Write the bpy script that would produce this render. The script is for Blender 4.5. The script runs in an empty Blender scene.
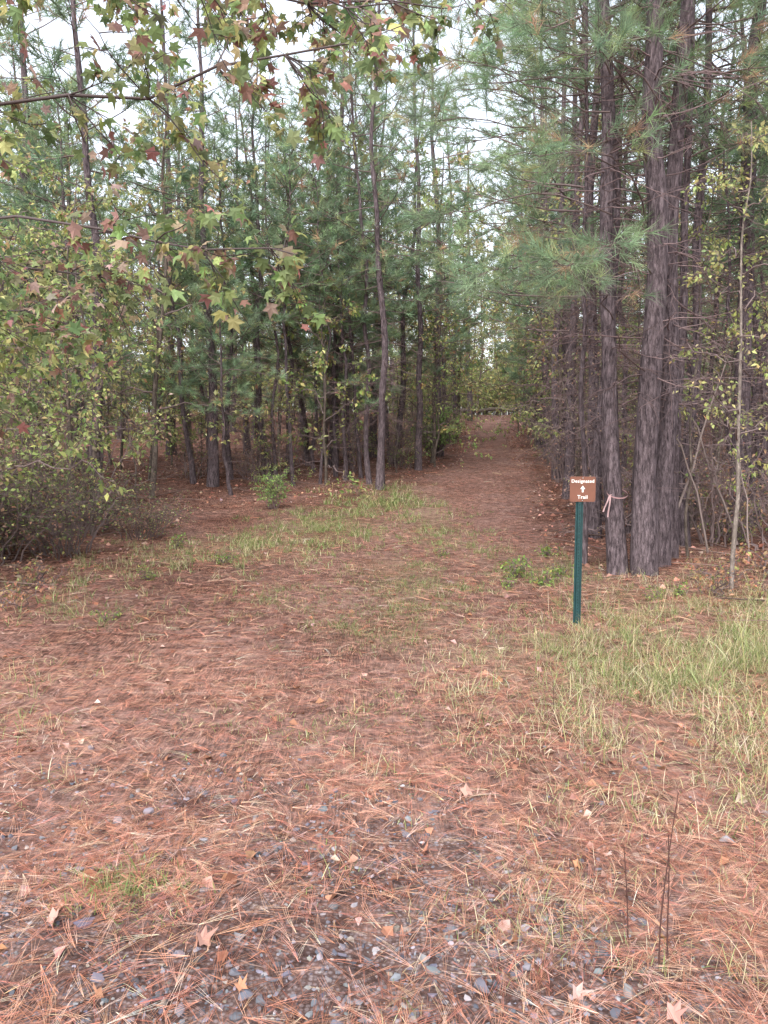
import bpy, math, random, bmesh
import numpy as np
from mathutils import Vector, Matrix
rng = np.random.default_rng(11)
scene = bpy.context.scene
UP = np.array([0,0,1.0])

# ---------------------------------------------------------------- helpers
def unit(a):
    a = np.asarray(a, float)
    return a/np.maximum(np.linalg.norm(a, axis=-1, keepdims=True), 1e-9)

def vnoise(x, y, s=0):
    x = np.asarray(x, float); y = np.asarray(y, float)
    xi = np.floor(x); yi = np.floor(y); fx = x-xi; fy = y-yi
    fx = fx*fx*(3-2*fx); fy = fy*fy*(3-2*fy)
    def h(a, b):
        v = np.sin(a*127.1+b*311.7+s*74.7)*43758.5453
        return v-np.floor(v)
    return (h(xi,yi)*(1-fx)+h(xi+1,yi)*fx)*(1-fy)+(h(xi,yi+1)*(1-fx)+h(xi+1,yi+1)*fx)*fy
def fbm(x, y, s=0, o=4):
    t = 0; a = 0.5; n = 0
    for i in range(o):
        t = t+a*vnoise(x*2**i, y*2**i, s+i*3); n += a; a *= 0.5
    return t/n

TC_Y = [-60, 0, 5, 10, 13, 20, 29, 50, 60, 400]
TC_X = [-2, -0.2, 0.0, 0.6, 1.2, 2.6, 4.0, 7.0, 9.0, 60]
def tc(y): return np.interp(y, TC_Y, TC_X)
def half(y): return np.interp(y, [0,5,10,16,30,60],[2.6,2.2,1.8,1.45,1.2,1.1])
def ledge(y): return np.interp(y, [-10,0,6,12,15.5,18.5,24,50,56,400],[-5,-4.2,-3.8,-4.3,-4.4,-0.5,1.6,5.7,6.3,60])
def redge(y): return np.interp(y, [-10,0,5,8.3,9.3,15,24,50,56,400],[6,5,4.4,3.4,2.9,3.7,4.9,8.2,9.3,60])

def H(x, y):
    x = np.asarray(x, float); y = np.asarray(y, float)
    t = np.maximum(y-12.5, 0)
    z = 0.088*np.minimum(t, 40)*(t/(t+3.0)) 
    dist = np.maximum(np.maximum(ledge(y)-x, x-redge(y)), 0)
    z = z + 0.25*(1-np.exp(-dist/2.5))*(fbm(x*0.25, y*0.25, 5, 3)+0.15)
    z = z + 0.06*(fbm(x*0.6, y*0.6, 9, 2)-0.5)*np.clip((30-y)/15,0,1)
    z = z + 0.018*(fbm(x*4, y*4, 19, 3)-0.5)*np.clip((12-y)/5,0,1)
    z = z - 0.05*np.exp(-((x-tc(y))/1.2)**2)
    return z

class MB:
    def __init__(s):
        s.v=[]; s.c=[]; s.n=0; s.f={3:[],4:[]}; s.m={3:[],4:[]}; s.s={3:[],4:[]}
    def add(s, v, f, mat=0, col=(0.5,0.5,0.5), smooth=False):
        v = np.asarray(v, float).reshape(-1,3); f = np.asarray(f, np.int64)
        k = f.shape[1]
        s.v.append(v)
        c = np.asarray(col, float)
        if c.ndim == 1: c = np.tile(c, (len(v),1))
        s.c.append(c)
        s.f[k].append(f+s.n); s.m[k].append(np.full(len(f), mat)); s.s[k].append(np.full(len(f), smooth))
        s.n += len(v)
    def mesh(s, name, mats):
        me = bpy.data.meshes.new(name)
        V = np.concatenate(s.v); C = np.concatenate(s.c)
        me.vertices.add(len(V)); me.vertices.foreach_set('co', V.astype(np.float32).ravel())
        loops=[]; starts=[]; mi=[]; sm=[]; off=0
        for k in (3,4):
            if s.f[k]:
                F = np.concatenate(s.f[k]); loops.append(F.ravel())
                starts.append(off+np.arange(len(F))*k); off += len(F)*k
                mi.append(np.concatenate(s.m[k])); sm.append(np.concatenate(s.s[k]))
        L = np.concatenate(loops); S = np.concatenate(starts)
        me.loops.add(len(L)); me.loops.foreach_set('vertex_index', L.astype(np.int32))
        me.polygons.add(len(S)); me.polygons.foreach_set('loop_start', S.astype(np.int32))
        me.update(calc_edges=True)
        me.polygons.foreach_set('material_index', np.concatenate(mi).astype(np.int32))
        me.polygons.foreach_set('use_smooth', np.concatenate(sm).astype(bool))
        a = me.attributes.new('Col','FLOAT_COLOR','POINT')
        a.data.foreach_set('color', np.concatenate([C, np.ones((len(C),1))],1).astype(np.float32).ravel())
        for m in mats: me.materials.append(m)
        return me

def obj(name, me, loc=(0,0,0), rz=0, sc=1, parent=None, tilt=0):
    o = bpy.data.objects.new(name, me); o.location = loc
    o.rotation_euler = (rng.normal(0,tilt) if tilt else 0,rng.normal(0,tilt) if tilt else 0,rz); o.scale = (sc,sc,sc) if np.isscalar(sc) else sc
    scene.collection.objects.link(o)
    if parent: o.parent = parent
    return o

def tube(mb, P, R, n=6, mat=0, col=(0.5,0.5,0.5), rough=0.0):
    P = np.asarray(P, float); K = len(P); R = np.broadcast_to(np.asarray(R,float),(K,))
    T = unit(np.gradient(P, axis=0))
    m = unit(P[-1]-P[0]); ref = np.array([1.0,0,0]) if abs(m[0])<0.8 else np.array([0,1.0,0])
    U = unit(np.cross(T, ref)); W = np.cross(T, U)
    a = np.arange(n)*2*math.pi/n
    rr = R[:,None]*(1+rough*rng.normal(0,1,(K,n)))
    V = P[:,None,:]+rr[...,None]*(np.cos(a)[None,:,None]*U[:,None,:]+np.sin(a)[None,:,None]*W[:,None,:])
    i = np.arange(K-1)[:,None]*n; j = np.arange(n)[None,:]; j2=(j+1)%n
    F = np.stack([i+j, i+j2, i+n+j2, i+n+j], -1).reshape(-1,4)
    mb.add(V.reshape(-1,3), F, mat, col, True)

def path(p0, d, L, n, jit=0.12, droop=0.0):
    pts=[np.asarray(p0,float)]; d=unit(d)
    J = rng.normal(0,jit,(n,3))
    for i in range(n):
        d = unit(d+J[i]+np.array([0,0,-droop])); pts.append(pts[-1]+d*(L/n))
    return np.array(pts)

def spline(pts, n, jit=0.0):
    pts=np.asarray(pts,float); t=np.linspace(0,len(pts)-1,n); out=[]
    for u in t:
        i=min(int(u),len(pts)-2); f=u-i
        p0=pts[max(i-1,0)];p1=pts[i];p2=pts[i+1];p3=pts[min(i+2,len(pts)-1)]
        out.append(0.5*((2*p1)+(-p0+p2)*f+(2*p0-5*p1+4*p2-p3)*f*f+(-p0+3*p1-3*p2+p3)*f**3))
    out=np.array(out)
    if jit: out[1:-1]+=rng.normal(0,jit,(n-2,3))
    return out

def scatter(mb, tv, tf, pos, X, Z, size, mat, col):
    pos=np.asarray(pos,float); N=len(pos)
    if N==0: return
    X=unit(X); Y=unit(np.cross(Z,X)); Z=np.cross(X,Y)
    size=np.asarray(size,float)
    if size.ndim==0: size=np.full(N,float(size))
    if size.ndim==1: size=np.stack([size]*3,1)
    t=tv[None]*size[:,None,:]
    V=pos[:,None,:]+t[...,0:1]*X[:,None]+t[...,1:2]*Y[:,None]+t[...,2:3]*Z[:,None]
    k=len(tv)
    F=(tf[None]+ (np.arange(N)*k)[:,None,None]).reshape(-1,tf.shape[1])
    C=np.repeat(np.asarray(col,float),k,axis=0) if np.ndim(col)==2 else np.tile(col,(N*k,1))
    mb.add(V.reshape(-1,3),F,mat,C)

NEEDLE_V=np.array([[0,-.5,0],[0,.5,0],[1,0,-0.04]]); NEEDLE_F=np.array([[0,1,2]])
LEAF_V=np.array([[0,0,0],[.45,0,-.05],[1,0,-.15],[.42,.30,.05],[.42,-.30,.05]])
LEAF_F=np.array([[0,4,2,1],[0,1,2,3]])
def star():
    ang=[-125,-92,-60,-30,0,30,60,92,125]; rad=[.55,.34,.72,.42,.85,.42,.72,.34,.55]
    v=[(0.30,0,0)]
    for a,r in [(-178,.30)]+list(zip(ang,rad)):
        x=.30+r*math.cos(math.radians(a)); y=r*math.sin(math.radians(a)); v.append((x,y,-0.55*r*r+.15*abs(y)))
    v=np.array(v); n=len(v)-1
    f=np.array([[0,1+i,1+(i+1)%n] for i in range(n)])
    return v,f
STAR_V,STAR_F=star()
STARC_V=STAR_V.copy(); STARC_V[:,2]=0.9*(STAR_V[:,0]-.3)**2+0.8*STAR_V[:,1]**2*np.sign(STAR_V[:,1]+.2)+.02
def blade():
    v=[];n=3
    for i in range(n):
        t=i/n; w=.5*(1-t*0.6); v+= [(0.35*t*t,-w,t),(0.35*t*t,w,t)]
    v.append((0.42,0,0.93))
    return np.array(v),np.array([[0,1,3,2],[2,3,5,4]]),np.array([[4,5,6]])
BL_V,BL_F4,BL_F3=blade()

def palette(N, cols, w, jit=0.15, jb=0.25):
    cols=np.array(cols,float); w=np.array(w,float)/sum(w)
    c=cols[rng.choice(len(cols),N,p=w)]
    c=c*(1+rng.normal(0,jit,(N,3)))*(np.exp(rng.normal(0,jb,(N,1))))
    return np.clip(c,0.004,0.62)

# ---------------------------------------------------------------- materials
def newmat(name):
    m=bpy.data.materials.new(name); m.use_nodes=True; nt=m.node_tree; nt.nodes.clear()
    return m,nt,nt.nodes,nt.links
def foliage_mat(name, transl=0.35, rough=0.6, spec=0.25):
    m,nt,N,L=newmat(name)
    a=N.new('ShaderNodeAttribute'); a.attribute_name='Col'
    b=N.new('ShaderNodeBsdfPrincipled'); b.inputs['Roughness'].default_value=rough
    b.inputs['Specular IOR Level'].default_value=spec
    o=N.new('ShaderNodeOutputMaterial')
    if spec==0:
        b=N.new('ShaderNodeBsdfDiffuse'); L.new(a.outputs['Color'],b.inputs['Color'])
    else: L.new(a.outputs['Color'],b.inputs['Base Color'])
    if transl>0:
        t=N.new('ShaderNodeBsdfTranslucent'); mx=N.new('ShaderNodeMixShader'); mx.inputs[0].default_value=transl
        g=N.new('ShaderNodeGamma'); g.inputs[1].default_value=0.85
        L.new(a.outputs['Color'],g.inputs[0]); L.new(g.outputs[0],t.inputs['Color'])
        L.new(b.outputs[0],mx.inputs[1]); L.new(t.outputs[0],mx.inputs[2]); L.new(mx.outputs[0],o.inputs[0])
    else: L.new(b.outputs[0],o.inputs[0])
    return m
def bark_mat(name, dark, light, sc=(14,14,3), bump=0.6, dist=.03, vm=.5):
    m,nt,N,L=newmat(name)
    tc_=N.new('ShaderNodeTexCoord'); mp=N.new('ShaderNodeMapping'); mp.inputs['Scale'].default_value=sc
    L.new(tc_.outputs['Object'],mp.inputs[0])
    n=N.new('ShaderNodeTexNoise'); n.inputs['Scale'].default_value=1.9; n.inputs['Detail'].default_value=5; n.inputs['Roughness'].default_value=.75
    L.new(mp.outputs[0],n.inputs['Vector'])
    v=N.new('ShaderNodeTexVoronoi'); v.feature='DISTANCE_TO_EDGE'; v.inputs['Scale'].default_value=1.3
    sc2=N.new('ShaderNodeVectorMath'); sc2.operation='SCALE'; sc2.inputs['Scale'].default_value=1.9; L.new(n.outputs['Color'],sc2.inputs[0])
    va=N.new('ShaderNodeVectorMath'); va.operation='ADD'
    L.new(mp.outputs[0],va.inputs[0]); L.new(sc2.outputs[0],va.inputs[1]); L.new(va.outputs[0],v.inputs['Vector'])
    r=N.new('ShaderNodeValToRGB'); r.color_ramp.elements[0].position=.0; r.color_ramp.elements[0].color=(.25,.22,.22,1)
    r.color_ramp.elements[1].position=.2; r.color_ramp.elements[1].color=(1,1,1,1)
    L.new(v.outputs['Distance'],r.inputs[0])
    r2=N.new('ShaderNodeValToRGB'); r2.color_ramp.elements[0].position=.36; r2.color_ramp.elements[0].color=(*dark,1)
    r2.color_ramp.elements[1].position=.66; r2.color_ramp.elements[1].color=(*light,1)
    L.new(n.outputs['Fac'],r2.inputs[0])
    mx=N.new('ShaderNodeMixRGB'); mx.blend_type='MULTIPLY'; mx.inputs[0].default_value=vm
    L.new(r2.outputs[0],mx.inputs[1]); L.new(r.outputs[0],mx.inputs[2])
    b=N.new('ShaderNodeBsdfPrincipled'); b.inputs['Roughness'].default_value=.9; b.inputs['Specular IOR Level'].default_value=.15
    L.new(mx.outputs[0],b.inputs['Base Color'])
    bp=N.new('ShaderNodeBump'); bp.inputs['Strength'].default_value=bump; bp.inputs['Distance'].default_value=dist
    L.new(n.outputs['Fac'],bp.inputs['Height']); L.new(bp.outputs[0],b.inputs['Normal'])
    o=N.new('ShaderNodeOutputMaterial'); L.new(b.outputs[0],o.inputs[0])
    return m
def plain_mat(name,col,rough=.6,spec=.3,metal=0,nscale=30,var=.25):
    m,nt,N,L=newmat(name)
    tc_=N.new('ShaderNodeTexCoord'); n=N.new('ShaderNodeTexNoise'); n.inputs['Scale'].default_value=nscale; n.inputs['Detail'].default_value=5
    L.new(tc_.outputs['Object'],n.inputs['Vector'])
    r=N.new('ShaderNodeValToRGB'); r.color_ramp.elements[0].position=.3; r.color_ramp.elements[1].position=.7
    r.color_ramp.elements[0].color=(*[c*(1-var) for c in col],1); r.color_ramp.elements[1].color=(*[min(1,c*(1+var)) for c in col],1)
    L.new(n.outputs['Fac'],r.inputs[0])
    b=N.new('ShaderNodeBsdfPrincipled'); b.inputs['Roughness'].default_value=rough; b.inputs['Specular IOR Level'].default_value=spec; b.inputs['Metallic'].default_value=metal
    L.new(r.outputs[0],b.inputs['Base Color'])
    o=N.new('ShaderNodeOutputMaterial'); L.new(b.outputs[0],o.inputs[0]); return m

M_NEED=foliage_mat('pine_needles',.35,spec=0)
M_LEAF=foliage_mat('leaves',.45)
M_LITTER=foliage_mat('litter',.0,.75,0)
M_GRASS=foliage_mat('grass',.3,spec=0)
M_STONE=foliage_mat('stone',0,.85,.25)
M_TWIG=foliage_mat('twig_bark',0,.9,0)
M_PBARK=bark_mat('pine_bark',(0.046,0.035,0.040),(0.225,0.178,0.190),(17,17,3.6),.9,vm=.7)
M_BARK=bark_mat('smooth_bark',(0.07,0.055,0.045),(0.20,0.165,0.14),(10,10,4),.3)
M_PALE=bark_mat('pale_bark',(0.14,0.115,0.10),(0.32,0.275,0.24),(14,14,6),.3)

def ground_mat():
    m,nt,N,L=newmat('pine_straw_ground')
    g=N.new('ShaderNodeNewGeometry')
    def noise(s,d=5,r=.6,vec=None,dist=0):
        n=N.new('ShaderNodeTexNoise'); n.inputs['Scale'].default_value=s; n.inputs['Detail'].default_value=d; n.inputs['Roughness'].default_value=r
        n.inputs['Distortion'].default_value=dist
        L.new(vec or g.outputs['Position'],n.inputs['Vector']); return n
    def ramp(src,p0,c0,p1,c1):
        r=N.new('ShaderNodeValToRGB'); r.color_ramp.elements[0].position=p0; r.color_ramp.elements[1].position=p1
        r.color_ramp.elements[0].color=(*c0,1); r.color_ramp.elements[1].color=(*c1,1); L.new(src,r.inputs[0]); return r
    def mix(f,a,b,t='MIX'):
        x=N.new('ShaderNodeMixRGB'); x.blend_type=t
        if isinstance(f,float): x.inputs[0].default_value=f
        else: L.new(f,x.inputs[0])
        L.new(a,x.inputs[1]); L.new(b,x.inputs[2]); return x
    a=N.new('ShaderNodeAttribute'); a.attribute_name='Col'
    S=N.new('ShaderNodeSeparateColor'); L.new(a.outputs['Color'],S.inputs[0])
    fib=[]
    for ang in (0.5,2.0):
        mp=N.new('ShaderNodeMapping'); mp.inputs['Rotation'].default_value=(0,0,ang); mp.inputs['Scale'].default_value=(110,9,20)
        L.new(g.outputs['Position'],mp.inputs[0]); fib.append(noise(1,2,.6,mp.outputs[0],0))
    mxf=N.new('ShaderNodeMath'); mxf.operation='MAXIMUM'; L.new(fib[0].outputs['Fac'],mxf.inputs[0]); L.new(fib[1].outputs['Fac'],mxf.inputs[1])
    straw=ramp(mxf.outputs[0],.47,(.05,.032,.027),.73,(.43,.225,.165))
    n1=noise(.9,3,.6); n2=noise(30,4,.8)
    soil=ramp(n2.outputs['Fac'],.38,(.05,.037,.035),.66,(.41,.255,.215))
    pm=ramp(n1.outputs['Fac'],.38,(0,0,0),.62,(.75,.75,.75))
    base=mix(pm.outputs[0],straw.outputs[0],soil.outputs[0])
    v=N.new('ShaderNodeTexVoronoi'); v.inputs['Scale'].default_value=70; L.new(g.outputs['Position'],v.inputs['Vector'])
    hs=N.new('ShaderNodeSeparateColor'); L.new(v.outputs['Color'],hs.inputs[0])
    gr=ramp(hs.outputs[0],.0,(.05,.048,.054),1.,(.22,.205,.215))
    er=ramp(v.outputs['Distance'],.25,(1,1,1),.6,(.2,.17,.16)); gr2=mix(1.,gr.outputs[0],er.outputs[0],'MULTIPLY')
    gn=noise(3.5,3,.6); gm=N.new('ShaderNodeMath'); gm.operation='MULTIPLY_ADD'; L.new(gn.outputs['Fac'],gm.inputs[0]); gm.inputs[1].default_value=1.4
    L.new(S.outputs[0],gm.inputs[2]); 
    dv=N.new('ShaderNodeMath'); dv.operation='MULTIPLY'; dv.inputs[1].default_value=.5; L.new(gm.outputs[0],dv.inputs[0])
    grm=ramp(dv.outputs[0],.52,(0,0,0),.70,(1,1,1))
    c=mix(grm.outputs[0],base.outputs[0],gr2.outputs[0])
    tr=N.new('ShaderNodeRGB'); tr.outputs[0].default_value=(.36,.235,.205,1)
    tm=N.new('ShaderNodeMath'); tm.operation='MULTIPLY'; tm.inputs[1].default_value=.22; L.new(S.outputs[1],tm.inputs[0])
    c=mix(tm.outputs[0],c.outputs[0],tr.outputs[0])
    gg=N.new('ShaderNodeRGB'); gg.outputs[0].default_value=(.15,.15,.07,1)
    g2m=N.new('ShaderNodeMath'); g2m.operation='MULTIPLY'; L.new(gn.outputs['Fac'],g2m.inputs[0]); L.new(S.outputs[2],g2m.inputs[1])
    c=mix(g2m.outputs[0],c.outputs[0],gg.outputs[0])
    big=noise(.5,3,.6); br=ramp(big.outputs['Fac'],.3,(.70,.66,.66),.7,(1.1,1.1,1.1)); c=mix(1.,c.outputs[0],br.outputs[0],'MULTIPLY')
    fl=noise(9,4,.75); fr=ramp(fl.outputs['Fac'],.38,(.50,.46,.45),.6,(1.1,1.1,1.1)); c=mix(1.,c.outputs[0],fr.outputs[0],'MULTIPLY')
    b=N.new('ShaderNodeBsdfDiffuse')
    L.new(c.outputs[0],b.inputs['Color'])
    bp=N.new('ShaderNodeBump'); bp.inputs['Strength'].default_value=.8; bp.inputs['Distance'].default_value=.02
    L.new(n2.outputs['Fac'],bp.inputs['Height']); L.new(bp.outputs[0],b.inputs['Normal'])
    o=N.new('ShaderNodeOutputMaterial'); L.new(b.outputs[0],o.inputs[0]); return m
M_GROUND=ground_mat()

# ---------------------------------------------------------------- ground + trail (butted along a shared edge)
def axis(lo,hi,step,far_lo,far_hi,g=1.13):
    a=list(np.arange(lo,hi,step)); s=step; x=hi
    while x<far_hi: a.append(x); s=s*g; x+=s
    a.append(far_hi); s=step; x=lo-step
    while x>far_lo: a.insert(0,x); s=s*g; x-=s
    a.insert(0,far_lo); return np.array(a)
xs=axis(-5,6,.07,-350,380,1.12); ys=axis(0.5,14,.08,-120,450,1.045)
XX,YY=np.meshgrid(xs,ys); ZZ=H(XX,YY)
grav=np.clip(1.05-(YY-1.5)/3.0,0,1)*np.clip(1.25-np.abs(XX+0.2)/2.3,0,1)*np.clip((YY+60)/10,0,1)
dT=np.abs(XX-tc(YY))/half(YY)+0.35*(fbm(XX*1.3,YY*1.3,31)-.5)
trailm=np.clip((1.15-dT)/0.35,0,1)*np.clip((62-YY)/3,0,1)
GP=[(2.3,5.2,1.3,1.1,.9),(1.0,5.6,.6,.7,.5),(-1.9,11.2,1.0,1.5,.8),(-1.0,13.5,1.0,1.8,.9),(.1,17,1.,2,.8),(.1,6.5,.6,.7,.6),(1.9,9.2,.8,1.3,.5),(.8,14,.5,3,.6),(2.6,7.5,.9,1,.5),(.2,9,.6,1.5,.6)]
gm=np.zeros_like(XX)
for cx,cy,rx,ry,s in GP: gm=np.maximum(gm,s*np.exp(-((XX-cx)/rx)**2-((YY-cy)/ry)**2))
ny,nx=XX.shape
idx=np.arange(nx*ny).reshape(ny,nx)
F=np.stack([idx[:-1,:-1],idx[:-1,1:],idx[1:,1:],idx[1:,:-1]],-1).reshape(-1,4)
cm=((dT<1.0)&(YY<61)&(YY>-30)); fm=(cm[:-1,:-1]).reshape(-1)
V=np.stack([XX,YY,ZZ],-1).reshape(-1,3); C=np.stack([grav,trailm,gm],-1).reshape(-1,3)
for nm,sel in (('ground',~fm),('dirt_trail',fm)):
    f=F[sel]; u,inv=np.unique(f.ravel(),return_inverse=True)
    mb=MB(); mb.add(V[u],inv.reshape(-1,4),0,C[u],True); obj(nm,mb.mesh(nm,[M_GROUND]))

# ---------------------------------------------------------------- ground litter
def disk_dirs(N):
    a=rng.uniform(0,2*math.pi,N); return np.stack([np.cos(a),np.sin(a),np.zeros(N)],1)
def area_pts(N,y0,y1,margin=0.7,p=1.0):
    u=rng.uniform(0,1,N); y=y0*(y1/y0)**(u**p)
    x=rng.uniform(-1,1,N)*(0.54*y+margin); return x,y
def fasc(curv,w,n=3):
    v=[];f=[];
    for k in range(n):
        a0=(k-(n-1)/2)*rng.uniform(.04,.13); m=3; base=len(v); c=curv*rng.uniform(.7,1.3)
        for i in range(m+1):
            t=i/m; x=t*math.cos(a0+c*t*.5); y=t*math.sin(a0+c*t*.5); z=.05*math.sin(math.pi*t)*rng.uniform(.4,1)
            ww=w*(1-.5*t); v+=[(x,y-ww/2,z),(x,y+ww/2,z)]
        for i in range(m): b=base+2*i; f.append((b,b+1,b+3,b+2))
    return np.array(v),np.array(f)
straw_cols=[(.41,.185,.125),(.50,.28,.20),(.29,.12,.082),(.56,.38,.29),(.14,.07,.055)]
mb=MB()
for k in range(12):
    tv,tf=fasc(rng.normal(0,.25),.0078,3 if k%3 else 2)
    n=6800; x,y=area_pts(n,1.3,11.5)
    gpatch=np.clip(1.4-2.2*np.clip(fbm(x*1.1+7,y*1.1,91,2)-.35,0,1)/.4,0.45,1)
    keep=rng.uniform(0,1,n)<np.clip(.4+1.5*(fbm(x*1.4,y*1.4,41,3)-.28),0.2,1)*np.where(y<3.3,.9*gpatch,1)*np.clip((12-y)/4,0,1); x=x[keep];y=y[keep];n=len(x)
    d=disk_dirs(n); d[:,2]=rng.normal(0,.05,n); z=H(x,y)+rng.uniform(.003,.018,n)
    Z=UP+rng.normal(0,.25,(n,3)); sz=rng.uniform(.08,.17,n); scatter(mb,tv,tf,np.stack([x,y,z],1),d,Z,sz,0,palette(n,straw_cols,[4,3,3,1.0,2.5],.06,.25))
for k in range(6):
    tv,tf=fasc(rng.uniform(-.4,.4),.018,2)
    n=9000; x,y=area_pts(n,6,32,1.5)
    keep=rng.uniform(0,1,n)<np.clip(.45+1.3*(fbm(x*.8,y*.8,43,3)-.25),0.15,1)*np.clip((y-5)/6,0.1,1); x=x[keep];y=y[keep];n=len(x)
    d=disk_dirs(n); d[:,2]=rng.normal(0,.06,n); z=H(x,y)+rng.uniform(.005,.02,n)
    Z=UP+rng.normal(0,.3,(n,3)); scatter(mb,tv,tf,np.stack([x,y,z],1),d,Z,rng.uniform(.10,.2,n)*np.clip(y/15,1,1.8),0,palette(n,straw_cols,[4,3,3,1.0,3],.06,.25))
obj('pine_straw',mb.mesh('pine_straw',[M_LITTER]))

ico=np.array([[0,0,-1],[.72,-.53,-.45],[-.28,-.85,-.45],[-.89,0,-.45],[-.28,.85,-.45],[.72,.53,-.45],[.28,-.85,.45],[-.72,-.53,.45],[-.72,.53,.45],[.28,.85,.45],[.89,0,.45],[0,0,1]])
icf=np.array([[0,2,1],[1,5,0],[0,3,2],[0,4,3],[0,5,4],[1,10,5],[2,6,1],[3,7,2],[4,8,3],[5,9,4],[1,6,10],[2,7,6],[3,8,7],[4,9,8],[5,10,9],[6,11,10],[7,11,6],[8,11,7],[9,11,8],[10,11,9]])
mb=MB()
for k in range(12):
    tv=ico*(1+rng.normal(0,.25,(12,1)))*np.array([1,.75,.5]); n=2600
    x=rng.uniform(-2.6,2.2,n); y=rng.uniform(1.3,4.6,n)
    pr=np.clip(1.2-(y-1.5)/2.1,0.02,1)*np.clip(1.3-np.abs(x+.4)/1.7,0,1)*np.clip(3.2*(fbm(x*1.6,y*1.6,61,3)-.33),.05,1)
    keep=rng.uniform(0,1,n)<pr; x=x[keep];y=y[keep];n=len(x)
    s=np.exp(rng.normal(math.log(.0066),.5,n)); z=H(x,y)+s*.1
    scatter(mb,tv,icf,np.stack([x,y,z],1),disk_dirs(n),UP+rng.normal(0,.35,(n,3)),s,0,palette(n,[(.135,.132,.152),(.08,.083,.10),(.20,.19,.20),(.18,.145,.13)],[4,3,1.6,1.3],.04,.25))
obj('gravel',mb.mesh('gravel',[M_STONE]))

mb=MB()
lc=[(.36,.21,.17),(.43,.29,.25),(.22,.11,.07),(.32,.16,.10),(.46,.35,.30)]
n=50; x,y=area_pts(n,1.9,9,.3) 
sg=np.where(rng.uniform(0,1,(n,1))<.5,-1,1)
scatter(mb,STARC_V*np.array([1,.85,1]),STAR_F,np.stack([x,y,H(x,y)+.02],1),disk_dirs(n)+rng.normal(0,.15,(n,3)),UP*sg+rng.normal(0,.35,(n,3)),rng.uniform(.035,.06,n),0,palette(n,lc,[3,2,2,3,.8],.05,.12))
n=420; x,y=area_pts(n,2.2,26)
scatter(mb,LEAF_V*np.array([1,1.2,2.6]),LEAF_F,np.stack([x,y,H(x,y)+.012],1),disk_dirs(n),UP+rng.normal(0,.35,(n,3)),rng.uniform(.03,.075,n),0,palette(n,lc,[3,2,3,3,.5],.05,.2))
n=8000; y=rng.uniform(4,40,n); side=rng.uniform(0,1,n)<.5
x=np.where(side,ledge(y)+.8-np.abs(rng.normal(0,5,n)),redge(y)-.8+np.abs(rng.normal(0,5,n)))
scatter(mb,LEAF_V*np.array([1,1.3,2.5]),LEAF_F,np.stack([x,y,H(x,y)+.012],1),disk_dirs(n),UP+rng.normal(0,.4,(n,3)),rng.uniform(.05,.10,n),0,palette(n,[(.36,.17,.12),(.44,.26,.2),(.24,.11,.09),(.46,.33,.27)],[3,3,2,1.],.06,.25))
obj('fallen_leaves',mb.mesh('fallen_leaves',[M_LITTER]))

mb=MB()
for i in range(300):
    y=rng.uniform(2.2,30); sd=rng.uniform()
    if sd<.3: y=rng.uniform(2,9); x=rng.uniform(-.5,.5)*y
    elif sd<.6: x=ledge(y)-abs(rng.normal(0,2.5))
    else: x=redge(y)-.3+abs(rng.normal(0,2.5))
    g_=sd>.3
    L=rng.uniform(.4,1.8) if g_ else rng.uniform(.08,.3); a=rng.uniform(0,6.28)
    p=path((x,y,0),(math.cos(a),math.sin(a),0),L,6,.12); p[:,2]=H(p[:,0],p[:,1])+rng.uniform(.005,.05)*g_+.006+np.linspace(0,rng.uniform(0,.12)*g_,7)
    tube(mb,p,np.linspace(.009,.003,7)*(1 if g_ else .35)*rng.uniform(.6,1.6),4,0,np.array((.16,.11,.095))*rng.uniform(.6,1.5))
obj('fallen_twigs',mb.mesh('fallen_twigs',[M_TWIG]))

# ---------------------------------------------------------------- grass
gg_cols=[(.17,.22,.08),(.25,.27,.12),(.40,.35,.20),(.48,.41,.28),(.12,.17,.055)]
def grass(mb,cx,cy,rx,ry,ntuft,h,cols=gg_cols,w=(3,3,3,2,1.4),bl=12,wd=.0032,thr=.3):
    a=rng.normal(0,.5,ntuft)*rx; b=rng.normal(0,.5,ntuft)*ry
    x0=cx+a; y0=cy+b
    k=rng.uniform(0,1,ntuft)<np.clip(3.2*(fbm(x0*2.1,y0*2.1,77,3)-thr),.05,1); x0=x0[k];y0=y0[k];ntuft=len(x0)
    x=np.repeat(x0,bl)+rng.normal(0,.04,ntuft*bl); y=np.repeat(y0,bl)+rng.normal(0,.04,ntuft*bl); n=len(x)
    hh=np.repeat(h*np.exp(rng.normal(0,.35,ntuft)),bl)*rng.uniform(.35,1.2,n)
    X=disk_dirs(n); Z=UP+X*rng.uniform(0,1.2,n)[:,None]+rng.normal(0,.15,(n,3))
    Zu=unit(Z); Yv=unit(np.cross(Zu,X)); Xv=np.cross(Yv,Zu)
    size=np.stack([hh*rng.uniform(.3,1.8,n),np.full(n,wd)*rng.uniform(.6,1.5,n),hh],1)
    col=palette(n,cols,w,.06,.2)
    pos=np.stack([x,y,H(x,y)-.005],1)
    t=BL_V[None]*size[:,None,:]
    V=pos[:,None,:]+t[...,0:1]*Xv[:,None]+t[...,1:2]*Yv[:,None]+t[...,2:3]*Zu[:,None]
    k=len(BL_V); off=(np.arange(n)*k)[:,None,None]; Cc=np.repeat(col,k,axis=0)
    base=mb.n
    mb.add(V.reshape(-1,3),(BL_F4[None]+off).reshape(-1,4),0,Cc)
    F3=(BL_F3[None]+off).reshape(-1,3)+base
    mb.f[3].append(F3); mb.m[3].append(np.zeros(len(F3))); mb.s[3].append(np.zeros(len(F3),bool))
mb=MB()
dry=(1,2,3.5,4,.4); grn=(4,3,1.2,.8,2)
grass(mb,2.5,5.2,1.5,1.2,1300,.16)
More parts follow.
